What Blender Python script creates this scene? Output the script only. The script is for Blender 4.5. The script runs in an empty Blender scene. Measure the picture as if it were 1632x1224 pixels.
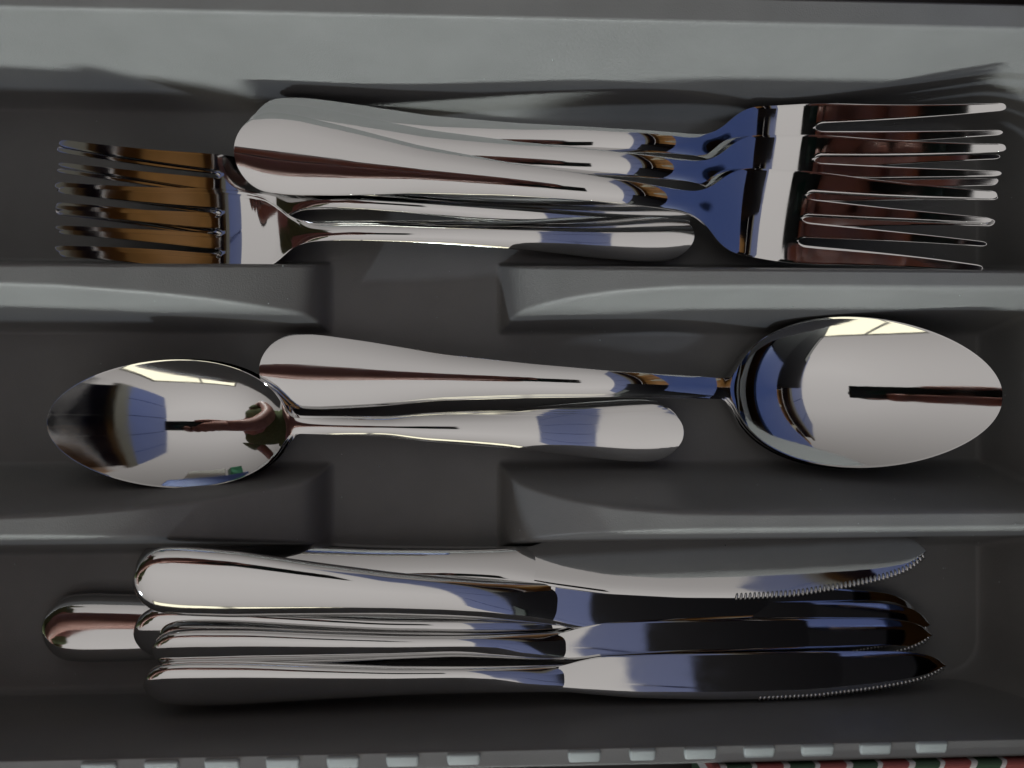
import bpy, bmesh, math, random
import numpy as np
from mathutils import Vector, Matrix

random.seed(7); rng = np.random.default_rng(7)
C = bpy.context.scene
COL = C.collection
R = math.radians

# ------------------------------------------------------------------ camera
CAM_Z = 0.30
TH = R(3.46)                       # the phone is held tipped a little towards +x
FPX = 1632.0                      # focal length in pixels of the 1632 wide photograph
cam = bpy.data.cameras.new('camera'); camo = bpy.data.objects.new('camera', cam); COL.objects.link(camo)
cam.sensor_width = 36; cam.lens = 36
camo.location = (0, 0, CAM_Z); camo.rotation_euler = (0, -TH, 0)
cam.clip_start = 0.004; cam.clip_end = 50
cam.dof.use_dof = True; cam.dof.focus_distance = 0.285; cam.dof.aperture_fstop = 11
C.camera = camo
C.view_settings.view_transform = 'Standard'; C.view_settings.look = 'None'
C.view_settings.gamma = 1; C.view_settings.exposure = 0
C.cycles.max_bounces = 10; C.cycles.glossy_bounces = 8; C.cycles.diffuse_bounces = 4
C.cycles.sample_clamp_indirect = 6; C.cycles.use_denoising = True
C.cycles.caustics_reflective = False

# ------------------------------------------------------------------ light
W = bpy.data.worlds.new('World'); C.world = W; W.use_nodes = True
wn, wl = W.node_tree.nodes, W.node_tree.links
bg = wn['Background']
tc = wn.new('ShaderNodeTexCoord'); sx = wn.new('ShaderNodeSeparateXYZ'); mr = wn.new('ShaderNodeMapRange')
wl.new(tc.outputs['Generated'], sx.inputs[0]); wl.new(sx.outputs[2], mr.inputs[0])
mr.inputs[1].default_value = -0.1; mr.inputs[2].default_value = 0.9
cr = wn.new('ShaderNodeValToRGB'); wl.new(mr.outputs[0], cr.inputs[0])
e = cr.color_ramp.elements
e[0].position = 0.0; e[0].color = (0.075, 0.072, 0.07, 1)
e[1].position = 1.0; e[1].color = (0.56, 0.535, 0.52, 1)
m_ = cr.color_ramp.elements.new(0.45); m_.color = (0.31, 0.292, 0.28, 1)
ym = wn.new('ShaderNodeMapRange'); ym.inputs[1].default_value = -1; ym.inputs[2].default_value = 1
ym.inputs[3].default_value = 1.22; ym.inputs[4].default_value = 0.72       # the room is brighter on the window side
wl.new(sx.outputs[1], ym.inputs[0])
vs_ = wn.new('ShaderNodeVectorMath'); vs_.operation = 'SCALE'; wl.new(cr.outputs[0], vs_.inputs[0]); wl.new(ym.outputs[0], vs_.inputs['Scale'])
wl.new(vs_.outputs[0], bg.inputs[0]); bg.inputs[1].default_value = 0.94

def area(name, loc, target, sx_, sy_, power, col):
    l = bpy.data.lights.new(name, 'AREA'); l.shape = 'RECTANGLE'; l.size = sx_; l.size_y = sy_
    l.energy = power; l.color = col
    o = bpy.data.objects.new(name, l); COL.objects.link(o); o.location = loc
    o.rotation_euler = (Vector(target) - Vector(loc)).to_track_quat('-Z', 'Y').to_euler()
    return o
wl_ = area('window_light', (-0.25, -2.3, 0.655), (-0.09, 0.03, 0.02), 1.2, 0.12, 1.95, (0.93, 1.0, 0.97)); wl_.data.spread = R(28)
area('side_light', (-1.7, -1.75, 0.95), (0.1, 0.03, 0.02), 0.10, 0.10, 15, (0.78, 0.88, 1.0))

# ------------------------------------------------------------------ helpers
fx = Vector((math.sin(TH), 0, -math.cos(TH))); rx = Vector((math.cos(TH), 0, math.sin(TH)))
def at(u, v, z):
    """world point at height z that the photograph shows at pixel (u, v)"""
    d = fx * FPX + rx * (u - 816) + Vector((0, 1, 0)) * (612 - v)
    t = (z - CAM_Z) / d.z
    return Vector((0, 0, CAM_Z)) + d * t

def obj(name, me, mat=None, parent=None):
    o = bpy.data.objects.new(name, me); COL.objects.link(o)
    if mat and not me.materials: me.materials.append(mat)
    if parent: o.parent = parent
    return o
def mesh(name, verts, faces, smooth=True):
    me = bpy.data.meshes.new(name); me.from_pydata([tuple(v) for v in verts], [], [tuple(int(i) for i in f) for f in faces])
    me.polygons.foreach_set('use_smooth', [smooth] * len(me.polygons)); me.update()
    return me
def bm_mesh(name, bm, smooth=True):
    me = bpy.data.meshes.new(name); bm.to_mesh(me); bm.free()
    me.polygons.foreach_set('use_smooth', [smooth] * len(me.polygons)); me.update()
    return me
def tag(o, label=None, cat=None, group=None, kind=None):
    if label: o['label'] = label
    if cat: o['category'] = cat
    if group: o['group'] = group
    if kind: o['kind'] = kind
    return o
def empty(name, loc=(0, 0, 0)):
    o = bpy.data.objects.new(name, None); COL.objects.link(o); o.location = loc; o.empty_display_size = 0.01
    return o
def box(bm, x0, x1, y0, y1, z0, z1, bev=0.0, seg=3):
    r = bmesh.ops.create_cube(bm, size=1)
    for v in r['verts']:
        v.co = Vector((x0 + (v.co.x + .5) * (x1 - x0), y0 + (v.co.y + .5) * (y1 - y0), z0 + (v.co.z + .5) * (z1 - z0)))
    if bev:
        es = list({e for v in r['verts'] for e in v.link_edges})
        bmesh.ops.bevel(bm, geom=es, offset=bev, segments=seg, affect='EDGES', profile=0.5)
def box_obj(name, dims, mat, parent=None, bev=0.0, smooth=False):
    bm = bmesh.new(); box(bm, *dims, bev=bev)
    o = obj(name, bm_mesh(name, bm, smooth), mat, parent)
    return o

def smooth_curve(pts, xs, sigma):
    """piecewise control points -> curve without kinks, sampled at xs (mm)"""
    p = np.array(pts, float); dx = 0.1
    lo, hi = p[0, 0], p[-1, 0]
    g = np.arange(lo - 6 * sigma, hi + 6 * sigma, dx)
    y = np.interp(g, p[:, 0], p[:, 1])
    # straight continuation outside
    s0 = (p[1, 1] - p[0, 1]) / (p[1, 0] - p[0, 0]); s1 = (p[-1, 1] - p[-2, 1]) / (p[-1, 0] - p[-2, 0])
    y = np.where(g < lo, p[0, 1] + s0 * (g - lo), y); y = np.where(g > hi, p[-1, 1] + s1 * (g - hi), y)
    k = np.arange(-int(4 * sigma / dx), int(4 * sigma / dx) + 1) * dx
    w = np.exp(-.5 * (k / sigma) ** 2); w /= w.sum()
    y = np.convolve(y, w, mode='same')
    return np.interp(xs, g, y)

# ------------------------------------------------------------------ materials
def mat(name, base, rough=0.5, metal=0.0, spec=0.5, bump=None, mottle=None, coat=0.0, rough_var=None):
    m = bpy.data.materials.new(name); m.use_nodes = True
    n, l = m.node_tree.nodes, m.node_tree.links; b = n['Principled BSDF']
    b.inputs['Base Color'].default_value = (*base, 1); b.inputs['Roughness'].default_value = rough
    b.inputs['Metallic'].default_value = metal; b.inputs['Specular IOR Level'].default_value = spec
    b.inputs['Coat Weight'].default_value = coat
    t = n.new('ShaderNodeTexCoord')
    if mottle:
        sc, amt = mottle
        no = n.new('ShaderNodeTexNoise'); no.inputs['Scale'].default_value = sc; no.inputs['Detail'].default_value = 6
        l.new(t.outputs['Object'], no.inputs['Vector'])
        mp = n.new('ShaderNodeMapRange'); mp.inputs[3].default_value = 1 - amt; mp.inputs[4].default_value = 1 + amt
        mp.inputs[1].default_value = .3; mp.inputs[2].default_value = .7
        l.new(no.outputs[0], mp.inputs[0])
        mx = n.new('ShaderNodeVectorMath'); mx.operation = 'SCALE'; mx.inputs[0].default_value = base
        l.new(mp.outputs[0], mx.inputs['Scale']); l.new(mx.outputs[0], b.inputs['Base Color'])
    if rough_var:
        sc, a, c = rough_var
        no = n.new('ShaderNodeTexNoise'); no.inputs['Scale'].default_value = sc; no.inputs['Detail'].default_value = 8
        l.new(t.outputs['Object'], no.inputs['Vector'])
        mp = n.new('ShaderNodeMapRange'); mp.inputs[1].default_value = .35; mp.inputs[2].default_value = .75
        mp.inputs[3].default_value = a; mp.inputs[4].default_value = c
        l.new(no.outputs[0], mp.inputs[0]); l.new(mp.outputs[0], b.inputs['Roughness'])
    if bump:
        sc, st, dist = bump
        no = n.new('ShaderNodeTexNoise'); no.inputs['Scale'].default_value = sc; no.inputs['Detail'].default_value = 3
        l.new(t.outputs['Object'], no.inputs['Vector'])
        bp = n.new('ShaderNodeBump'); bp.inputs['Strength'].default_value = st; bp.inputs['Distance'].default_value = dist
        l.new(no.outputs[0], bp.inputs['Height']); l.new(bp.outputs[0], b.inputs['Normal'])
    return m
def emis(name, col, s):
    m = bpy.data.materials.new(name); m.use_nodes = True
    b = m.node_tree.nodes['Principled BSDF']; b.inputs['Base Color'].default_value = (0, 0, 0, 1)
    b.inputs['Emission Color'].default_value = (*col, 1); b.inputs['Emission Strength'].default_value = s
    return m
STEEL = mat('polished_steel', (0.74, 0.737, 0.733), 0.03, 1.0, rough_var=(120, 0.02, 0.085), bump=(60, 0.05, 0.0002))
_n, _l = STEEL.node_tree.nodes, STEEL.node_tree.links
_b = [q for q in _n if q.type == 'BUMP'][0]
_mp = _n.new('ShaderNodeMapping'); _mp.inputs['Scale'].default_value = (90, 2600, 900); _mp.inputs['Rotation'].default_value = (0, 0, .12)
_tc = _n.new('ShaderNodeTexCoord'); _l.new(_tc.outputs['Object'], _mp.inputs[0])
_no = _n.new('ShaderNodeTexNoise'); _no.inputs['Scale'].default_value = 1; _no.inputs['Detail'].default_value = 2; _l.new(_mp.outputs[0], _no.inputs['Vector'])
_b2 = _n.new('ShaderNodeBump'); _b2.inputs['Strength'].default_value = .07; _b2.inputs['Distance'].default_value = .00002
_l.new(_no.outputs[0], _b2.inputs['Height']); _l.new(_b.outputs[0], _b2.inputs['Normal']); _l.new(_b2.outputs[0], _n['Principled BSDF'].inputs['Normal'])
GROUND = mat('ground_steel', (.72, .72, .71), .28, 1.0)
PLASTIC = mat('grey_plastic', (0.212, 0.212, 0.209), 0.42, 0, 0.30, bump=(2600, 0.5, 0.00014), mottle=(45, 0.07))
PALE = mat('pale_light_patch_and_dust', (0.40, 0.44, 0.44), 0.5, bump=(900, 0.1, 0.0001))  # pale tone carries the brightness of the lip patches; dust shares it
DARKBOX = mat('dark_drawer_board', (0.05, 0.045, 0.045), 0.6, mottle=(20, .2))
BLUE = mat('blue_cupboard_paint', (0.115, 0.18, 0.48), 0.35, mottle=(3, .05))
BLUEDK = mat('dark_blue_trim', (0.02, 0.03, 0.12), 0.4)
OLIVE = mat('olive_trim', (0.20, 0.19, 0.14), 0.5)
WOOD = mat('brown_wood', (0.56, 0.27, 0.08), 0.35, mottle=(9, .35))
BLACK = mat('black_board', (0.004, 0.0035, 0.006), 0.7, 0, 0.08)
SKIN = mat('skin', (0.54, 0.26, 0.21), 0.5, mottle=(30, .15))
SHIRT = mat('green_shirt', (0.17, 0.20, 0.09), 0.9, mottle=(60, .15))
HAIR = mat('dark_hair', (0.02, 0.015, 0.012), 0.6)
CASE = mat('phone_case', (0.008, 0.018, 0.016), 0.4)
GLASSD = mat('lens_glass', (0.01, 0.05, 0.04), 0.08)
CERAM = mat('cream_ceramic', (0.55, 0.48, 0.33), 0.2)
GREEN = mat('green_paint', (.03, .22, .10), .4)
FRAMEM = mat('window_frame_paint', (0.55, 0.53, 0.48), 0.5)

# ------------------------------------------------------------------ cutlery tray (one moulded sheet)
xR = at(1566, 612, 0).x
H = 0.045
DRAFT = .0115
yrt, yrb = at(816, 30, H).y, at(816, 1193, H).y
DRAFT_B = .0025
YT, YB = yrt - DRAFT, yrb + DRAFT_B
xs = np.unique(np.concatenate([np.arange(-0.215, xR - .02, 0.0012), np.arange(xR - .02, xR + .034, 0.0006),
     np.arange(at(480,612,0).x, at(540,612,0).x, .0005), np.arange(at(785,612,0).x, at(850,612,0).x, .0005)]).round(5))
xs = xs[np.insert(np.diff(xs) > .0003, 0, True)]
def dens(a, b, st): return np.arange(a, b, st)
def yv(v, z): return at(816, v, z).y
A1 = (yv(528, 0), yv(457, .035), yv(425, .035), yv(423, 0)); A2 = (yv(872, 0), yv(850, .035), yv(818, .035), yv(740, 0))
YO, YO2 = yrt + .0065, yrb - .0047
ys = np.unique(np.concatenate([dens(YO2 - .001, yrb - .0005, .0005), dens(yrb - .0005, YB + .001, .0003), dens(YB + .001, YB + .006, .0005), dens(YB + .006, A2[0] - .004, .0015), dens(A2[0] - .004, A2[3] + .006, .0005),
     dens(A2[3] + .006, A1[0] - .006, .0013), dens(A1[0] - .006, A1[3] + .006, .0005), dens(A1[3] + .006, YT - .004, .0015), dens(YT - .004, YO + .0014, .0005)]).round(5))
ys = ys[np.insert(np.diff(ys) > .0002, 0, True)]
X, Y = np.meshgrid(xs, ys, indexing='ij')
def smin(a, b, k): h = np.clip(.5 + .5 * (b - a) / k, 0, 1); return b * (1 - h) + a * h - k * h * (1 - h)
def smax(a, b, k): return -smin(-a, -b, k)
def divider(y0, y1, y2, y3, left):
    # y0<y1<y2<y3: foot, ridge, ridge, foot
    zt = .035
    f1 = (Y - y0) / (y1 - y0) * zt; f2 = (y3 - Y) / (y3 - y2) * zt
    if left:
        us = [-400, 0, 163, 286, 368, 430, 490, 508, 526, 560]; zz = [.035, .0348, .0325, .028, .0235, .0185, .0135, .0115, -.001, -.02]
    else:
        us = [770, 796, 812, 830, 860, 895, 961, 1040, 1150, 2500]; zz = [-.02, -.001, .0130, .0165, .0215, .026, .0312, .0342, .035, .035]
    xx = np.array([at(u, 612, 0).x for u in us]) * 1000
    ft = smooth_curve(list(zip(xx, np.array(zz) * 1000)), X[:, 0] * 1000, 1.9)[:, None] / 1000 + 0 * Y
    return smin(smin(f1, f2, .0028), ft, .0034)
inner_x = X - (xR - .010)
dxr = np.maximum(X - (xR - .012), 0); dyt = np.maximum(Y - (YT - .012), 0); dyb = np.where(Y < YB, .012 + (YB - Y) * DRAFT / DRAFT_B, np.maximum((YB + .012) - Y, 0))
dist = np.sqrt(dxr ** 2 + np.maximum(dyt, dyb) ** 2) - .012
wall = dist / DRAFT * H
wall = smin(wall, np.full_like(wall, H), .0016)
D1L = divider(*A1, True); D1R = divider(*A1, False)
D2L = divider(*A2, True); D2R = divider(*A2, False)
Z = np.zeros_like(X)
for d in (D1L, D1R, D2L, D2R): Z = smax(Z, d, .0045)
Z = smax(Z, wall, .009)
Z -= .0045 * .25 * 0
flr = Z[len(xs) // 2, np.argmin(abs(ys))]; Z = Z - flr
# outer lip turns down
lip = np.maximum.reduce([Y - YO, X - (xR + .026), YO2 - Y])
Z = np.where(lip > 0, Z - lip * 14, Z)
idx = np.arange(X.size).reshape(X.shape)
V = np.stack([X, Y, Z], -1).reshape(-1, 3)
F = np.stack([idx[:-1, :-1], idx[1:, :-1], idx[1:, 1:], idx[:-1, 1:]], -1).reshape(-1, 4)
gx, gy = np.gradient(Z, xs, ys); N = np.stack([-gx, -gy, np.ones_like(Z)], -1).reshape(-1, 3); N /= np.linalg.norm(N, axis=1)[:, None]
fc = V[F].mean(1)
xg0, xg1 = at(540, 612, 0).x, at(780, 612, 0).x
reg = np.zeros(len(F), int)
in1 = (fc[:, 1] > A1[0] - .004) & (fc[:, 1] < A1[3] + .004); in2 = (fc[:, 1] > A2[0] - .004) & (fc[:, 1] < A2[3] + .004)
reg[in1 & (fc[:, 0] < xg0)] = 1; reg[in1 & (fc[:, 0] > xg1) & (fc[:, 0] < xR - .004)] = 2
reg[in2 & (fc[:, 0] < xg0)] = 3; reg[in2 & (fc[:, 0] > xg1) & (fc[:, 0] < xR - .004)] = 4
tray = tag(empty('cutlery_tray'), 'moulded grey plastic cutlery tray with three compartments holding all the cutlery', 'cutlery tray')
def sub_mesh(name, V, N, F, mat_, parent):
    used, inv = np.unique(F, return_inverse=True)
    me = mesh(name, V[used], inv.reshape(F.shape)); me.materials.append(mat_)
    me.normals_split_custom_set_from_vertices([tuple(n) for n in N[used]])
    return obj(name, me, None, parent)
for r in range(5):
    sub_mesh('tray_body' if r == 0 else 'divider', V, N, F[reg == r], PLASTIC, tray)
# pale tabs along the lower lip: patches of light put in as raised blocks
lip_patches = [(128, 186), (229, 285), (325, 382), (423, 478), (520, 573), (615, 668), (712, 766),
        (905, 958), (1003, 1046), (1090, 1143), (1185, 1236), (1277, 1330), (1370, 1422), (1460, 1511)]
for i, (u0, u1) in enumerate(lip_patches):
    zt = H - flr + .0004
    y_in = at((u0 + u1) / 2, 1215 - (u0 - 128) * .0247, zt).y
    x0, x1 = at(u0, 1200, zt).x, at(u1, 1200, zt).x
    bm = bmesh.new(); box(bm, x0, x1, y_in - .0036, y_in, zt - .006, zt + .0006, bev=.0008)
    for v in bm.verts:
        if v.co.z > zt - .003: v.co.z += (v.co.y - y_in) * .30
    obj('rim_light_patch', bm_mesh('rim_light_patch', bm), PALE, tray)

bm = bmesh.new()
for k in range(150):
    i_, j_ = int(rng.integers(30, len(xs) - 20)), int(rng.integers(20, len(ys) - 20))
    r = bmesh.ops.create_icosphere(bm, subdivisions=1, radius=float(rng.uniform(.00010, .00028)))
    bmesh.ops.transform(bm, matrix=Matrix.Translation((xs[i_], ys[j_], Z[i_, j_] + .0001)) @ Matrix.Diagonal((1, rng.uniform(.5, 1.6), .5, 1)), verts=r['verts'])
tag(obj('dust', bm_mesh('dust', bm), PALE, tray), kind='stuff')
drawer = tag(empty('drawer'), 'dark wooden drawer that the grey cutlery tray sits in', 'drawer')
box_obj('drawer_bottom', (-.30, .42, -.21, .16, -.016, -.004), DARKBOX, drawer)
box_obj('drawer_side', (-.30, .42, .160, .175, -.016, .060), DARKBOX, drawer)
box_obj('drawer_side', (-.30, .42, -.225, -.21, -.016, .078), DARKBOX, drawer)  # out of view, height raised to shade the lower lip

# ------------------------------------------------------------------ cutlery: thick sheets with rounded rims
def sheet_mesh(s, strips, ztop, thick, ncol, bevel=.0004):
    """s: stations; strips: list of (yl, yr) arrays; ztop/thick: f(i, y) arrays -> bmesh"""
    bm = bmesh.new(); cache = {}
    def vert(x, y, z):
        k = (round(x * 2e6), round(y * 2e6), round(z * 2e6))
        if k not in cache: cache[k] = bm.verts.new((x, y, z))
        return cache[k]
    tau = -np.cos(np.linspace(0, np.pi, ncol + 1)); tau = .6 * tau + .4 * np.linspace(-1, 1, ncol + 1)
    T, B = [], []
    for yl, yr, i0 in strips:
        tt, bb = [], []
        for i in range(i0, len(s)):
            y = (yl[i] + yr[i]) / 2 + tau * (yr[i] - yl[i]) / 2
            zt = ztop(i, y); zb = zt - thick(i, y)
            tt.append([vert(s[i], y[j], zt[j]) for j in range(ncol + 1)])
            bb.append([vert(s[i], y[j], zb[j]) for j in range(ncol + 1)])
        T.append(tt); B.append(bb)
    def face(*vs):
        u = []
        for v in vs:
            if v not in u: u.append(v)
        if len(u) > 2:
            try: bm.faces.new(u)
            except ValueError: pass
    edge_count = {}
    for k in range(len(strips)):
        tt, bb = T[k], B[k]; n = len(tt)
        for i in range(n - 1):
            for j in range(ncol):
                face(tt[i][j], tt[i + 1][j], tt[i + 1][j + 1], tt[i][j + 1])
                face(bb[i][j], bb[i][j + 1], bb[i + 1][j + 1], bb[i + 1][j])
    # rims: wherever a top edge has one face
    top = {}
    for k in range(len(strips)):
        for i, row in enumerate(T[k]):
            for j, v in enumerate(row): top[v] = B[k][i][j]
    bm.edges.ensure_lookup_table()
    rim = [e for e in bm.edges if len(e.link_faces) == 1 and e.verts[0] in top and e.verts[1] in top]
    for e_ in rim:
        f = e_.link_faces[0]; a, b = e_.verts
        l = [lp for lp in f.loops if lp.edge == e_][0]
        a, b = l.vert, l.link_loop_next.vert
        face(b, a, top[a], top[b])
    bm.normal_update()
    if bevel:
        es = [e_ for e_ in bm.edges if len(e_.link_faces) == 2 and e_.calc_face_angle(0) > R(50)]
        bmesh.ops.bevel(bm, geom=es, offset=bevel, segments=3, affect='EDGES', profile=0.5, clamp_overlap=True)
    bmesh.ops.recalc_face_normals(bm, faces=bm.faces)
    bm.normal_update()
    return bm
def split_parts(bm, classify):
    bm.verts.index_update()
    V = [v.co.copy() for v in bm.verts]; N = [v.normal.copy() for v in bm.verts]
    groups = {}
    for f in bm.faces:
        groups.setdefault(classify(f.calc_center_median()), []).append([v.index for v in f.verts])
    out = {}
    for name, fs in groups.items():
        used = sorted({i for f in fs for i in f}); mp = {a: b for b, a in enumerate(used)}
        me = mesh(name[0], [V[i] for i in used], [[mp[i] for i in f] for f in fs]); me.materials.append(STEEL)
        me.normals_split_custom_set_from_vertices([tuple(N[i]) for i in used])
        out[name] = me
    bm.free()
    return out

def stations(a, b, step, extra=()):
    g = list(np.arange(a, b, step)) + [b] + list(extra)
    g = np.unique(np.round(g, 3)); return g
END = [0, .12, .35, .7, 1.2, 1.8, 2.6, 3.6, 4.8]

def fork_parts(L, hw, stem, head, s_head, s_root, prof, tine_sp, thk=1.0, twist=0):
    lean = lambda q: math.tan(R(twist)) * np.clip((q - s_head + 25) / 40, 0, 1)
    tipx = [L - .15, L - .4, L - .8, L - 1.4]
    G = 1.1                                               # half gap between tines
    s = stations(0, L, 1.4, END + list(s_root + np.array([0, .15, .4, .8, 1.3, 1.9, 2.6])) + tipx)
    z = smooth_curve(prof, s, 4.0)
    wpts = [(5, hw * .93), (9, hw), (16, hw), (30, hw * .86), (50, hw * .60), (75, hw * .41), (100 * L / 205, stem * 1.15),
            (s_head - 12, stem), (s_head - 3, stem * 1.05), (s_head + 2, stem * 1.7), (s_head + 7, head * .76), (s_head + 12, head * .93),
            (s_root - 4, head), (s_root + 6, head * .995), (L, head * .80)]
    w = smooth_curve(wpts, s, 2.0); ww = np.maximum(w, 1.5)
    endf = np.where(s < 9, np.sqrt(np.clip(1 - (1 - s / 9) ** 2.2, 0.0008, 1)), 1); w = w * endf
    # tines
    pos = [-1.5, -.5, .5, 1.5]
    strips = []
    f = np.clip((s - s_root) / (L - s_root), 0, 1)
    gap = np.where(s > s_root, G * 2 * .5 * np.sqrt(np.clip(1 - (1 - np.clip((s - s_root) / 2.2, 0, 1)) ** 2, 0, 1)), 0)
    hwid = (w / 4 - gap) * (1 - .42 * f)
    tipround = np.where(s > L - 1.4, np.sqrt(np.clip(1 - ((s - (L - 1.4)) / 1.42) ** 2, .02, 1)), 1)
    for k, p in enumerate(pos):
        c = np.where(s <= s_root, p * w / 2, p * (w / 2 * (1 - f) + tine_sp * f))
        full = (w / 4) * (1 - .50 * f)
        hl = full - (gap * (1 - .4 * f) if k > 0 else 0); hr = full - (gap * (1 - .4 * f) if k < 3 else 0)
        yl = c - hl * tipround; yr = c + hr * tipround
        strips.append((yl / 1000, yr / 1000, 0))
    cam_ = smooth_curve([(0, 1.9 * thk), (25, 1.9 * thk), (60, 1.5 * thk), (90, .9), (s_head - 10, .7), (s_head, .3), (s_head + 8, -.7), (s_root, -.7), (L, -.4)], s, 3)
    th = smooth_curve([(0, 1.5), (30, 2.0), (80, 3.2), (s_head - 5, 3.4), (s_head + 10, 2.2), (s_root, 1.9), (L - 10, 1.7), (L, 1.2)], s, 3)
    tw_ = lean(s)
    def ztop(i, y): return (z[i] - cam_[i] * (y * 1000 / ww[i]) ** 2 + tw_[i] * y * 1000) / 1000
    def thick(i, y): return th[i] / 1000 * (1 - .25 * np.clip(np.abs(y * 1000 / ww[i]), 0, 1) ** 2)
    bm = sheet_mesh(s / 1000, strips, ztop, thick, 5, .00026)
    def cls(c):
        if c.x * 1000 < s_root + .2: return ('handle', 0) if c.x * 1000 < s_head - 4 else ('head', 0)
        k = int(np.clip(round(c.y * 1000 / (tine_sp) + 1.5), 0, 3)); return ('tine', k)
    return split_parts(bm, cls), L / 1000, z[0] / 1000, z[-1] / 1000

def spoon_parts(L, hw, stem, bowl_l, bowl_b, depth, prof, tilt_tip):
    s_b = L - bowl_l; mid = L - bowl_l / 2
    a = np.pi - np.linspace(0, np.pi, 72)
    ext = mid + bowl_l / 2 * np.cos(a)
    s = stations(0, s_b + 3, 1.5, END + list(ext[(ext > s_b + 2)]) + [L - .01])
    s = s[s <= L - .01]; s = s[np.insert(np.diff(s) > .04, 0, True)]
    z = smooth_curve(prof, s, 4.5)
    wpts = [(5, hw * .93), (9, hw), (16, hw), (30, hw * .86), (50, hw * .60), (75, hw * .42), (100 * L / 205, stem * 1.15),
            (s_b - 8, stem), (L, stem)]
    wh = smooth_curve(wpts, s, 2.0)
    wh0 = wh.copy()
    wh = wh * np.where(s < 9, np.sqrt(np.clip(1 - (1 - s / 9) ** 2.2, 0.0008, 1)), 1)
    xi = np.clip((s - mid) / (bowl_l / 2), -1, 1)
    g = 1 - xi ** 2
    wb = bowl_b * np.sqrt(np.clip(g, 0, 1)) * (1 - .10 * xi)
    # smooth union of stem and bowl outline
    k = 5.0
    x_ = s - s_b
    w = np.where(x_ < -8, wh, np.where(xi > -.3, wb, 0))
    m = (x_ >= -8) & (xi <= -.3)
    hh = np.clip(.5 + .5 * (wb - wh) / k, 0, 1); sm = wh * (1 - hh) + wb * hh + k * hh * (1 - hh) * .55
    w = np.where(m, sm, w); w = np.maximum(w, .05)
    # blend the join to keep the outline fair
    w0 = w.copy()
    ker = lambda q: np.interp(q, s, w0)
    sel = (s > s_b - 12) & (s < s_b + bowl_l * .3)
    w = np.where(sel, (ker(s - 1.6) + 2 * ker(s) + ker(s + 1.6)) / 4, w0)
    cam_ = smooth_curve([(0, 1.8), (25, 1.8), (60, 1.5), (90, .9), (s_b - 10, .6), (s_b, 0), (L, 0)], s, 3)
    dish = depth * np.clip(g, 0, 1) ** 1.0 * (1 - .30 * xi)
    th = smooth_curve([(0, 1.5), (30, 2.0), (80, 3.0), (s_b - 5, 3.0), (s_b + 10, 1.6), (L, 1.2)], s, 3)
    ww = np.maximum(np.where(s < 12, wh0, w), 1.2)
    def ztop(i, y):
        q = np.clip(np.abs(y * 1000 / w[i]), 0, 1)
        return (z[i] - cam_[i] * (y * 1000 / ww[i]) ** 2 - dish[i] * (1 - q ** 2)) / 1000
    def thick(i, y): return th[i] / 1000 + 0 * y
    bm = sheet_mesh(s / 1000, [(-w / 1000, w / 1000, 0)], ztop, thick, 30, .0003)
    def cls(c): return ('handle', 0) if c.x * 1000 < s_b + 1 else ('bowl', 0)
    return split_parts(bm, cls), L / 1000, z[0] / 1000, z[-1] / 1000

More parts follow.
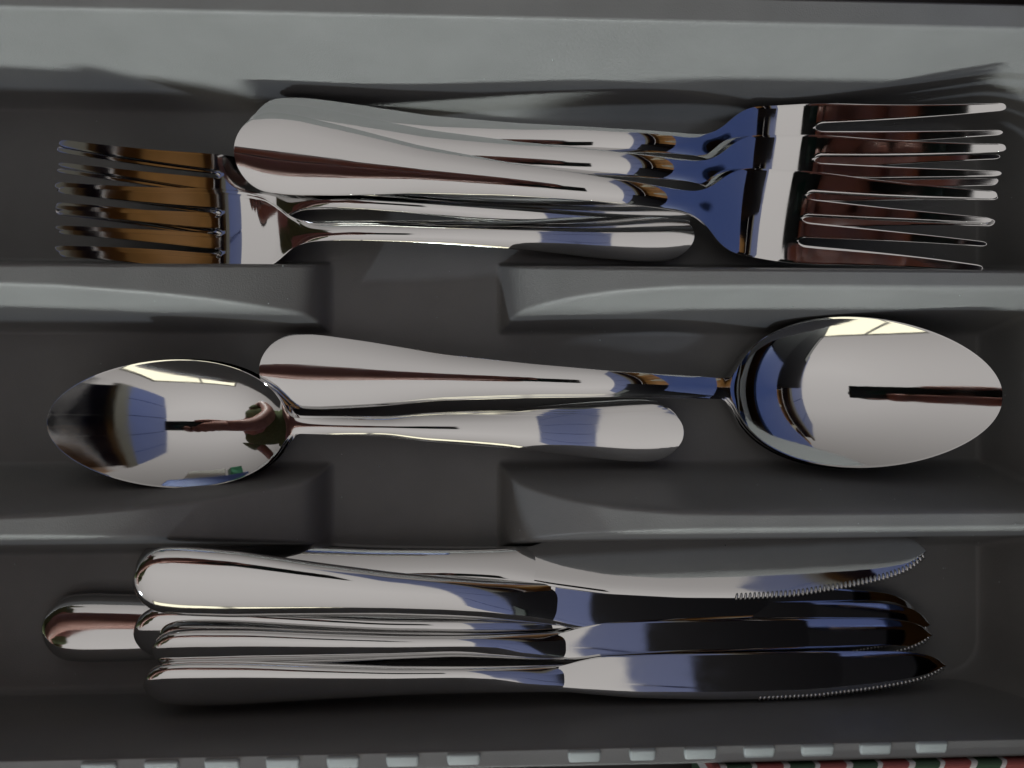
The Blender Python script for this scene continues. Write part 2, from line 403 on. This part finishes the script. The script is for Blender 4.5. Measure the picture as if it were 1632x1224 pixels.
def knife_parts(hroll=0, hslim=1):
    L = 220
    s = stations(0, 113.5, 1.5, END)
    w = smooth_curve([(5, 8.6), (12, 9.3), (25, 9.0), (45, 7.4), (65, 6.1), (90, 5.5), (106, 5.6), (114, 5.8)], s, 2.0)
    t = smooth_curve([(5, 3.2), (15, 3.5), (60, 3.3), (88, 2.9), (100, 2.2), (108, 1.3), (114, .6)], s, 2.4)
    ef = np.sqrt(np.clip(1 - (1 - np.clip(s / 8, 0, 1)) ** 2.2, .0006, 1)); w = w * ef; t = t * np.sqrt(ef)
    lift = smooth_curve([(0, 0), (108, 0)], s, 2)
    n = 40; V = []; F = []
    for i in range(len(s)):
        for j in range(n):
            a = 2 * math.pi * j / n; c, d = math.cos(a), math.sin(a)
            e_ = 2 / 2.5
            y = w[i] * math.copysign(abs(c) ** e_, c); zz = t[i] * math.copysign(abs(d) ** (2/2.1), d)
            # a shallow pressed border line round the face
            u_ = 1 - float(np.clip((s[i] - 78) / 30, 0, 1)); u_ = u_ * u_ * (3 - 2 * u_)
            a_ = R(hroll) * u_; y *= 1 + (hslim - 1) * u_
            V.append((s[i] / 1000, (y * math.cos(a_) - zz * math.sin(a_)) / 1000, (y * math.sin(a_) + zz * math.cos(a_)) / 1000))
    for i in range(len(s) - 1):
        for j in range(n): F.append([i * n + j, i * n + (j + 1) % n, (i + 1) * n + (j + 1) % n, (i + 1) * n + j])
    F.append(list(range(n))[::-1]); F.append([(len(s) - 1) * n + j for j in range(n)])
    hme = mesh('handle', V, F); hme.materials.append(STEEL)
    bm = bmesh.new(); bm.from_mesh(hme); bmesh.ops.recalc_face_normals(bm, faces=bm.faces); bm.to_mesh(hme); bm.free()
    s2 = stations(108.5, L - .1, 1.5, [L - .6, L - 1.2, L - 2])
    spine = smooth_curve([(100, 4.9), (109, 5.0), (114, 6.9), (121, 8.8), (140, 9.6), (180, 10.0), (205, 9.8), (210, 9.4), (215, 8.0), (218.4, 5.8), (220, 3.4)], s2, 1.4)
    edge = smooth_curve([(100, -4.9), (109, -5.0), (115, -6.2), (130, -8.4), (150, -9.6), (166, -9.8), (182, -9.0), (198, -6.4), (208, -4.2), (214, -2.0), (218.4, 1.0), (220, 3.2)], s2, 1.6)
    tk = smooth_curve([(100, 1.9), (122, 2.0), (220, 1.1)], s2, 1.6)
    zc = tk * 0
    def ztop(i, y):
        q = (y * 1000 - edge[i]) / (spine[i] - edge[i]); q = np.clip(q, 0, 1)
        return (tk[i] * (.30 + .52 * (1 - np.exp(-q / .05)) / (1 + 0 * q)) + .36 * (1 - (2 * q - 1) ** 2)) / 2000
    def thick(i, y): return 2 * ztop(i, y)
    bmb = sheet_mesh(s2 / 1000, [(edge / 1000, spine / 1000, 0)], ztop, thick, 14, .00018)
    bme = split_parts(bmb, lambda c: ('blade', 0))[('blade', 0)]
    # serrated edge: a row of little ridges
    bm = bmesh.new(); q = 165.5
    while q < 218.6:
        y0 = float(np.interp(q, s2, edge)); sl = float(np.interp(q + 1, s2, edge) - np.interp(q - 1, s2, edge)) / 2
        ang = math.atan(sl)
        r = bmesh.ops.create_icosphere(bm, subdivisions=1, radius=1)
        M = Matrix.Translation(Vector((q, y0 + .55, .25)) / 1000) @ Matrix.Rotation(ang - .25, 4, 'Z') @ Matrix.Diagonal((.00050, .00130, .00055, 1))
        bmesh.ops.transform(bm, matrix=M, verts=r['verts'])
        q += 1.22 * math.cos(ang)
    sme = bm_mesh('serrated_edge', bm); sme.materials.append(GROUND)
    return {('handle', 0): hme, ('blade', 0): bme, ('serrated_edge', 0): sme}, L / 1000, 0, 0

def protos(name, built):
    parts, L, z0, z1 = built
    root = empty(name)
    for (pn, k), me in parts.items(): obj(pn, me, None, root)
    return dict(root=root, L=L, z0=z0, z1=z1, used=False, name=name)
def place(P, a, b, za, zb, roll=0, label='', cat='', group=None, slim=1):
    """a, b: handle end and tip as the photograph shows them; za, zb: heights of the piece's base line there"""
    A = at(*a, za + P['z0']); B = at(*b, zb + P['z1'])
    A.z = za; B.z = zb
    # allow for the arch: A and B are measured on the base line
    d = B - A; sc = d.length / P['L']
    X_ = d.normalized(); Yv = Vector((0, 0, 1)).cross(X_).normalized(); Zv = X_.cross(Yv)
    flip = X_.x < 0
    M = Matrix((X_, Yv, Zv)).transposed().to_4x4()
    M = Matrix.Translation(A) @ M @ Matrix.Rotation(R(roll), 4, 'X') @ Matrix.Diagonal((sc, sc * slim, sc, 1))
    if not P['used']: root = P['root']; P['used'] = True
    else:
        root = P['root'].copy(); COL.objects.link(root)
        for ch in list(P['root'].children):
            c = ch.copy(); COL.objects.link(c); c.parent = root
    root.matrix_world = M
    tag(root, label, cat, group)
    return root

TF = [(0, 3.4), (12, 3.4), (30, 4.4), (50, 7.2), (75, 12.0), (95, 15.4), (108, 16.2), (118, 15.0), (126, 12.2), (134, 8.4), (141, 5.8), (148, 4.9), (155, 5.9), (161, 8.0), (169, 12.2), (180, 18.0), (192, 24.4), (205, 30.6)]
table_fork = protos('table_fork', fork_parts(205, 11.0, 2.9, 13.1, 131, 161, TF, 6.4, twist=5))
DF = [(0, 3.2), (14, 2.4), (27, 2.5), (34, 3.2), (44, 4.5), (54, 5.2), (70, 6.6), (84, 7.9), (98, 9.1), (106, 8.9), (113, 7.2), (120, 4.6), (126, 2.8), (132, 2.6), (139, 4.6), (147, 8.4), (158, 14.6), (170, 21.0), (180, 26.0)]
dessert_fork = protos('dessert_fork', fork_parts(180, 7.6, 2.3, 11.8, 119, 141, DF, 5.5))
SP = [(0, 3.2), (12, 3.4), (30, 5.0), (50, 8.0), (75, 12.0), (95, 13.6), (108, 12.4), (120, 8.6), (130, 5.2), (140, 5.6), (160, 9.8), (203, 21.4)]
table_spoon = protos('table_spoon', spoon_parts(203, 10.2, 2.7, 70, 21.0, 8.8, SP, 0))
DS = [(0, 2.9), (14, 2.2), (25, 2.3), (32, 3.0), (42, 4.3), (52, 4.9), (68, 5.8), (82, 6.4), (92, 6.6), (103, 6.2), (112, 5.0), (122, 5.4), (145, 9.4), (175, 15.6)]
dessert_spoon = protos('dessert_spoon', spoon_parts(175, 8.4, 2.1, 62, 17.6, 7.8, DS, 0))
knife = protos('table_knife', knife_parts())
knife_d = protos('table_knife', knife_parts(24, 1)); knife_e = protos('table_knife', knife_parts(26, 1.0)); knife_f = protos('table_knife', knife_parts(20, 1.12)); knife_a = protos('table_knife', knife_parts(9, 1))

g = 'table forks fanned in the top compartment'
place(table_fork, (395, 213), (1590, 214), .010, .0015, 5, 'table fork of the upper right fan lying nearest the top wall, mostly under the others', 'fork', g)
place(table_fork, (384, 222), (1587, 279), .013, .0035, 5, 'middle table fork of the upper right fan, between the top and bottom ones', 'fork', g)
place(table_fork, (372, 232), (1571, 353), .016, .0055, 5, 'table fork on top of the fan, its broad handle end over the small forks', 'fork', g)
g = 'small forks in the top compartment'
place(dessert_fork, (1098, 343), (88, 286), .0008, .0010, 0, 'small fork of the back pair, the lower of the two, mostly hidden', 'fork', g)
place(dessert_fork, (1100, 350), (90, 276), .0030, .0030, 0, 'small fork of the back pair whose handle dips under the table forks', 'fork', g)
place(dessert_fork, (1104, 372), (84, 345), .0012, .0036, 0, 'small fork directly beneath the front small fork, only tine edges showing', 'fork', g)
place(dessert_fork, (1107, 375), (90, 352), .0040, .0056, 0, 'front small fork on top, whole handle showing beside the divider', 'fork', g)
g = 'nested table spoons in the middle compartment'
for i, (du, dv) in enumerate([(15, 5), (8, 2), (0, 0)]):
    lab = ['table spoon at the bottom of the nested stack on the right', 'table spoon in the middle of the nested stack on the right', 'large spoon on top of the right hand stack, bowl mirroring the phone'][i]
    place(table_spoon, (413 + du / 2, 588 + dv), (1597 - du, 634 + dv), .002 + .0024 * i, .0015 + .0022 * i, 0, lab, 'spoon', g)
g = 'nested small spoons in the middle compartment'
for i, (du, dv) in enumerate([(22, 0), (15, -3), (7, 1), (0, 0)]):
    lab = ['small spoon at the bottom of the left nested stack', 'second small spoon from the bottom of the left nested stack',
           'small spoon directly beneath the top one of the left stack', 'small spoon on top of the left stack, bowl mirroring a blue cupboard'][i]
    place(dessert_spoon, (1090 - du / 4, 690 + dv * 2), (74 + du, 673 + dv), .001 + .0022 * i, .001 + .0022 * i, 0, lab, 'spoon', g)
g = 'table knives heaped in the bottom compartment'
place(knife, (68, 1000), (1330, 1005), .0050, .004, -8, 'table knife at the bottom of the heap, its handle end sticking out furthest left', 'knife', g)
place(knife, (218, 905), (1480, 897), .0080, .021, -30, 'table knife beside the divider with its wide blade and serrated edge in full view', 'knife', g)
place(knife_d, (214, 1008), (1482, 1012), .0190, .0070, -2, 'table knife in the middle of the heap with a black looking blade', 'knife', g, .92)
place(knife_e, (243, 1036), (1486, 1025), .0250, .0085, -5, 'slim handled table knife between the middle knife and the lowest knife', 'knife', g, .72)
place(knife_f, (230, 1090), (1508, 1073), .0240, .0150, -7, 'table knife nearest the lower tray wall, bright serrated edge facing the rim', 'knife', g, .64)
place(knife_a, (213, 921), (1462, 1000), .0310, .0030, 2, 'table knife on top of the heap with a broad pale handle at upper left', 'knife', g)

# ------------------------------------------------------------------ patterned packet below the tray
pk = bpy.data.materials.new('checked_print'); pk.use_nodes = True
n, l = pk.node_tree.nodes, pk.node_tree.links
t = n.new('ShaderNodeTexCoord'); mp = n.new('ShaderNodeMapping'); mp.inputs['Rotation'].default_value = (0, 0, .5)
l.new(t.outputs['Object'], mp.inputs[0])
wv = n.new('ShaderNodeTexWave'); wv.inputs['Scale'].default_value = 22; wv.wave_profile = 'SAW'; l.new(mp.outputs[0], wv.inputs[0])
rp = n.new('ShaderNodeValToRGB'); rp.color_ramp.interpolation = 'CONSTANT'
for q, c in ((0, (.30, .08, .07, 1)), (.42, (.65, .62, .60, 1)), (.52, (.05, .09, .05, 1)), (.92, (.65, .62, .60, 1))):
    if q == 0: rp.color_ramp.elements[0].color = c
    else:
        el = rp.color_ramp.elements.new(q); el.color = c
rp.color_ramp.elements.remove(rp.color_ramp.elements[-1])
l.new(wv.outputs[1] if len(wv.outputs) > 1 else wv.outputs[0], rp.inputs[0]); l.new(rp.outputs[0], n['Principled BSDF'].inputs['Base Color'])
bm = bmesh.new(); p0 = at(1130, 1224, .040)
box(bm, p0.x, p0.x + .13, -.16, YO2 - .0008, .020, .0462, bev=.001)
po = obj('patterned_packet', bm_mesh('patterned_packet', bm, False), pk)
tag(po, 'red, green and white patterned packet beyond the lower right rim of the tray', 'packet')

# ------------------------------------------------------------------ what the steel mirrors: the kitchen round the drawer
wt = tag(empty('worktop', (.158, 0, .060)), 'wooden kitchen worktop with a blue front rail over the back of the drawer', 'worktop')
box_obj('worktop_slab', (.008, .304, -1.2, 1.2, .02, .052), WOOD, wt)
box_obj('front_rail', (.0, .0075, -.07, 1.2, .0, .055), BLUE, wt, bev=.001)
box_obj('dark_mirror_front', (.0, .0075, -1.2, -.072, .0, .055), BLACK, wt, bev=.001)  # added black front, unseen, darkens what the knife blades mirror
box_obj('base_panel', (.10, .11, -1.2, 1.2, -.10, .019), BLACK, wt)
bw = tag(empty('backsplash', (.463, 0, .112)), 'brown wooden splashback behind the worktop, with an added black half', 'wall')
box_obj('wall_panel', (0, .03, -.01, 1.2, 0, .637), WOOD, bw)
box_obj('wall_panel', (0, .03, -1.2, -.012, 0, .637), BLACK, bw)  # black half added so the knife blades mirror dark instead of wood
for i in range(5):
    cb = tag(empty('wall_cupboard', (.36, -1.0 + i * .4, .75)), ['blue wall cupboard at the window end of the row', 'second blue wall cupboard from the window', 'middle blue wall cupboard of the row of five', 'second blue wall cupboard from the far end', 'blue wall cupboard farthest from the window'][i], 'cupboard', 'blue wall cupboards')
    box_obj('cupboard_case', (.02, .10, .002, .398, 0, .46), BLUEDK, cb)
    box_obj('cupboard_door', (0, .018, .006, .394, .004, .455), BLUE, cb, bev=.002)
    box_obj('light_rail', (-.006, .012, .0, .4, -.06, -.002), OLIVE, cb)
for i, (x, y, h, r_) in enumerate([(.26, .10, .17, .030), (.27, .30, .22, .032)]):
    bm = bmesh.new(); prof = [(0, 0), (r_, 0), (r_, h * .65), (r_ * .45, h * .85), (r_ * .45, h), (0, h)]
    vs = []
    for (rr, hz) in prof:
        vs.append([bm.verts.new((rr * math.cos(a), rr * math.sin(a), hz)) for a in np.linspace(0, 2 * math.pi, 20, endpoint=False)])
    for a_, b_ in zip(vs[:-1], vs[1:]):
        for j in range(20): bm.faces.new([a_[j], a_[(j + 1) % 20], b_[(j + 1) % 20], b_[j]])
    bmesh.ops.remove_doubles(bm, verts=bm.verts, dist=1e-5)
    o = obj('bottle', bm_mesh('bottle', bm), CERAM); o.location = (x, y, .112)
    tag(o, ['shorter cream bottle nearer the window on the worktop', 'taller cream bottle farther from the window on the worktop'][i], 'bottle', 'bottles on the worktop')
BX = [('storage_box', (-.34, -.02, .46, .60, -.02, .20), BLUE, 'low blue storage box standing beyond the tray', 'box'),
      ('carton', (-.20, -.06, .47, .56, .2005, .27), FRAMEM, 'white carton lying on the blue storage box', 'carton'),
      ('tin', (-.31, -.23, .48, .55, .2005, .29), GREEN, 'green tin standing on the blue storage box', 'tin')]
for nm, dims, mt, lab, cat in BX: tag(box_obj(nm, dims, mt, bev=.006, smooth=False), lab, cat)
am = tag(empty('dark_mirror_block', (.19, -.66, .1125)), 'added black block on the worktop near the window, mirrored dark in the knife blades', 'dark block')  # block added out of view to give the knife blades a black reflection
box_obj('dark_block_body', (0, .20, 0, .64, 0, .29), BLACK, am, bev=.012, smooth=True)
box_obj('dark_block_strip', (-.003, -.0005, .12, .42, .21, .26), GLASSD, am)
wi = tag(empty('window', (-.25, -2.35, .74)), 'bright window across the kitchen, mirrored in both spoon bowls', 'window')
PANE = emis('daylight_pane', (1.0, .95, .72), 1.5)
box_obj('pane', (-.75, .75, -.01, 0, 0, .62), PANE, wi)
for dims in ((-.80, -.75, -.02, .03, -.05, .67), (.75, .80, -.02, .03, -.05, .67), (-.75, .75, -.02, .03, -.05, 0), (-.75, .75, -.02, .03, .62, .67), (-.02, .02, -.0, .03, 0, .62)):
    box_obj('window_frame', dims, FRAMEM, wi)

# ------------------------------------------------------------------ phone and the person holding it
ph = tag(empty('phone', (0, 0, 0)), 'dark phone held flat above the tray, mirrored in the spoons', 'phone')
bm = bmesh.new(); box(bm, -.118, .036, -.037, .037, CAM_Z + .006, CAM_Z + .015, bev=.0035)
obj('phone_body', bm_mesh('phone_body', bm), CASE, ph)
bm = bmesh.new(); box(bm, -.012, .012, -.012, .012, CAM_Z + .0045, CAM_Z + .0058, bev=.0005)
obj('lens_frame', bm_mesh('lens_frame', bm), GLASSD, ph)

person = tag(empty('person', (-.66, 0, 0)), 'person in a green shirt leaning over the tray, holding the phone', 'person')
def skin_body(name, nodes, edges, mt, parent, sub=2):
    me = bpy.data.meshes.new(name); me.from_pydata([Vector(p[:3]) - parent.location for p in nodes], edges, [])
    o = bpy.data.objects.new(name, me); COL.objects.link(o); o.parent = parent
    o.modifiers.new('s', 'SKIN'); sv = me.skin_vertices[0].data
    for i, p in enumerate(nodes):
        r_ = p[3]; sv[i].radius = r_ if isinstance(r_, tuple) else (r_, r_)
        sv[i].use_root = (i == 0)
    m = o.modifiers.new('u', 'SUBSURF'); m.levels = m.render_levels = sub
    dg = bpy.context.evaluated_depsgraph_get(); dg.update()
    me2 = bpy.data.meshes.new_from_object(o.evaluated_get(dg)); me2.polygons.foreach_set('use_smooth', [True] * len(me2.polygons))
    o.modifiers.clear(); o.data = me2; me2.materials.clear(); me2.materials.append(mt)
    return o
zc = CAM_Z + .010
nodes = [(-.66, 0, -.14, (.15, .11)), (-.56, 0, .18, (.15, .10)), (-.40, 0, .38, (.17, .10)), (-.30, 0, .48, .060), (-.23, .01, .535, .050), (-.14, .02, .585, (.085, .095)), (-.10, .02, .655, .07),
         (-.38, -.20, .42, .062), (-.44, -.26, .29, .052), (-.38, -.11, .21, .062), (-.26, -.020, .245, .060), (-.17, -.002, zc - .022, (.044, .036)), (-.072, -.002, zc - .020, (.040, .019)),
         (-.38, .20, .42, .062), (-.48, .28, .25, .045), (-.46, .27, .08, .038), (-.42, .2, -.02, .028)]
edges = [(0, 1), (1, 2), (2, 3), (3, 4), (4, 5), (5, 6), (2, 7), (7, 8), (8, 9), (9, 10), (10, 11), (11, 12), (2, 13), (13, 14), (14, 15), (15, 16)]
for k, (fx_, ln) in enumerate([(-.020, 1.0), (-.039, 1.04), (-.058, 1.0), (-.076, .85)]):        # fingers close over the far edge
    i = len(nodes)
    nodes += [(fx_ - .012, .034, zc + .000, .0100), (fx_ - .004, .046 * ln, zc + .006, .0096), (fx_, .040 * ln, zc - .008, .0090), (fx_ + .003, .004 * ln, zc - .0150, .0085)]
    edges += [(12, i), (i, i + 1), (i + 1, i + 2), (i + 2, i + 3)]
i = len(nodes)                                                                                     # ball of the palm under the phone
nodes += [(-.052, -.014, zc - .018, .015), (-.052, .014, zc - .018, .015)]
edges += [(12, i), (12, i + 1)]
i = len(nodes)                                                                                     # thumb along the near edge
nodes += [(-.110, -.036, zc - .006, .014), (-.070, -.044, zc - .008, .0110), (-.034, -.034, zc - .013, .0096)]
edges += [(11, i), (i, i + 1), (i + 1, i + 2)]
body = skin_body('body', nodes, edges, SKIN, person)
shirt_nodes = [(-.66, 0, -.20, (.17, .13)), (-.56, 0, .18, (.168, .118)), (-.405, 0, .385, (.19, .118)), (-.325, 0, .455, .085),
               (-.38, -.205, .42, .080), (-.43, -.25, .31, .070), (-.38, .205, .42, .080), (-.45, .26, .31, .068)]
skin_body('shirt', shirt_nodes, [(0, 1), (1, 2), (2, 3), (2, 4), (4, 5), (2, 6), (6, 7)], SHIRT, person)
bm = bmesh.new(); bmesh.ops.create_icosphere(bm, subdivisions=3, radius=1)
for v in bm.verts: v.co = Vector((v.co.x * .105 - .02, v.co.y * .088, v.co.z * .075 + (.03 if v.co.x < 0 else .01))) + Vector((-.12 + .66, .02, .665)) + Vector((-.02, 0, 0))
obj('hair', bm_mesh('hair', bm), HAIR, person)
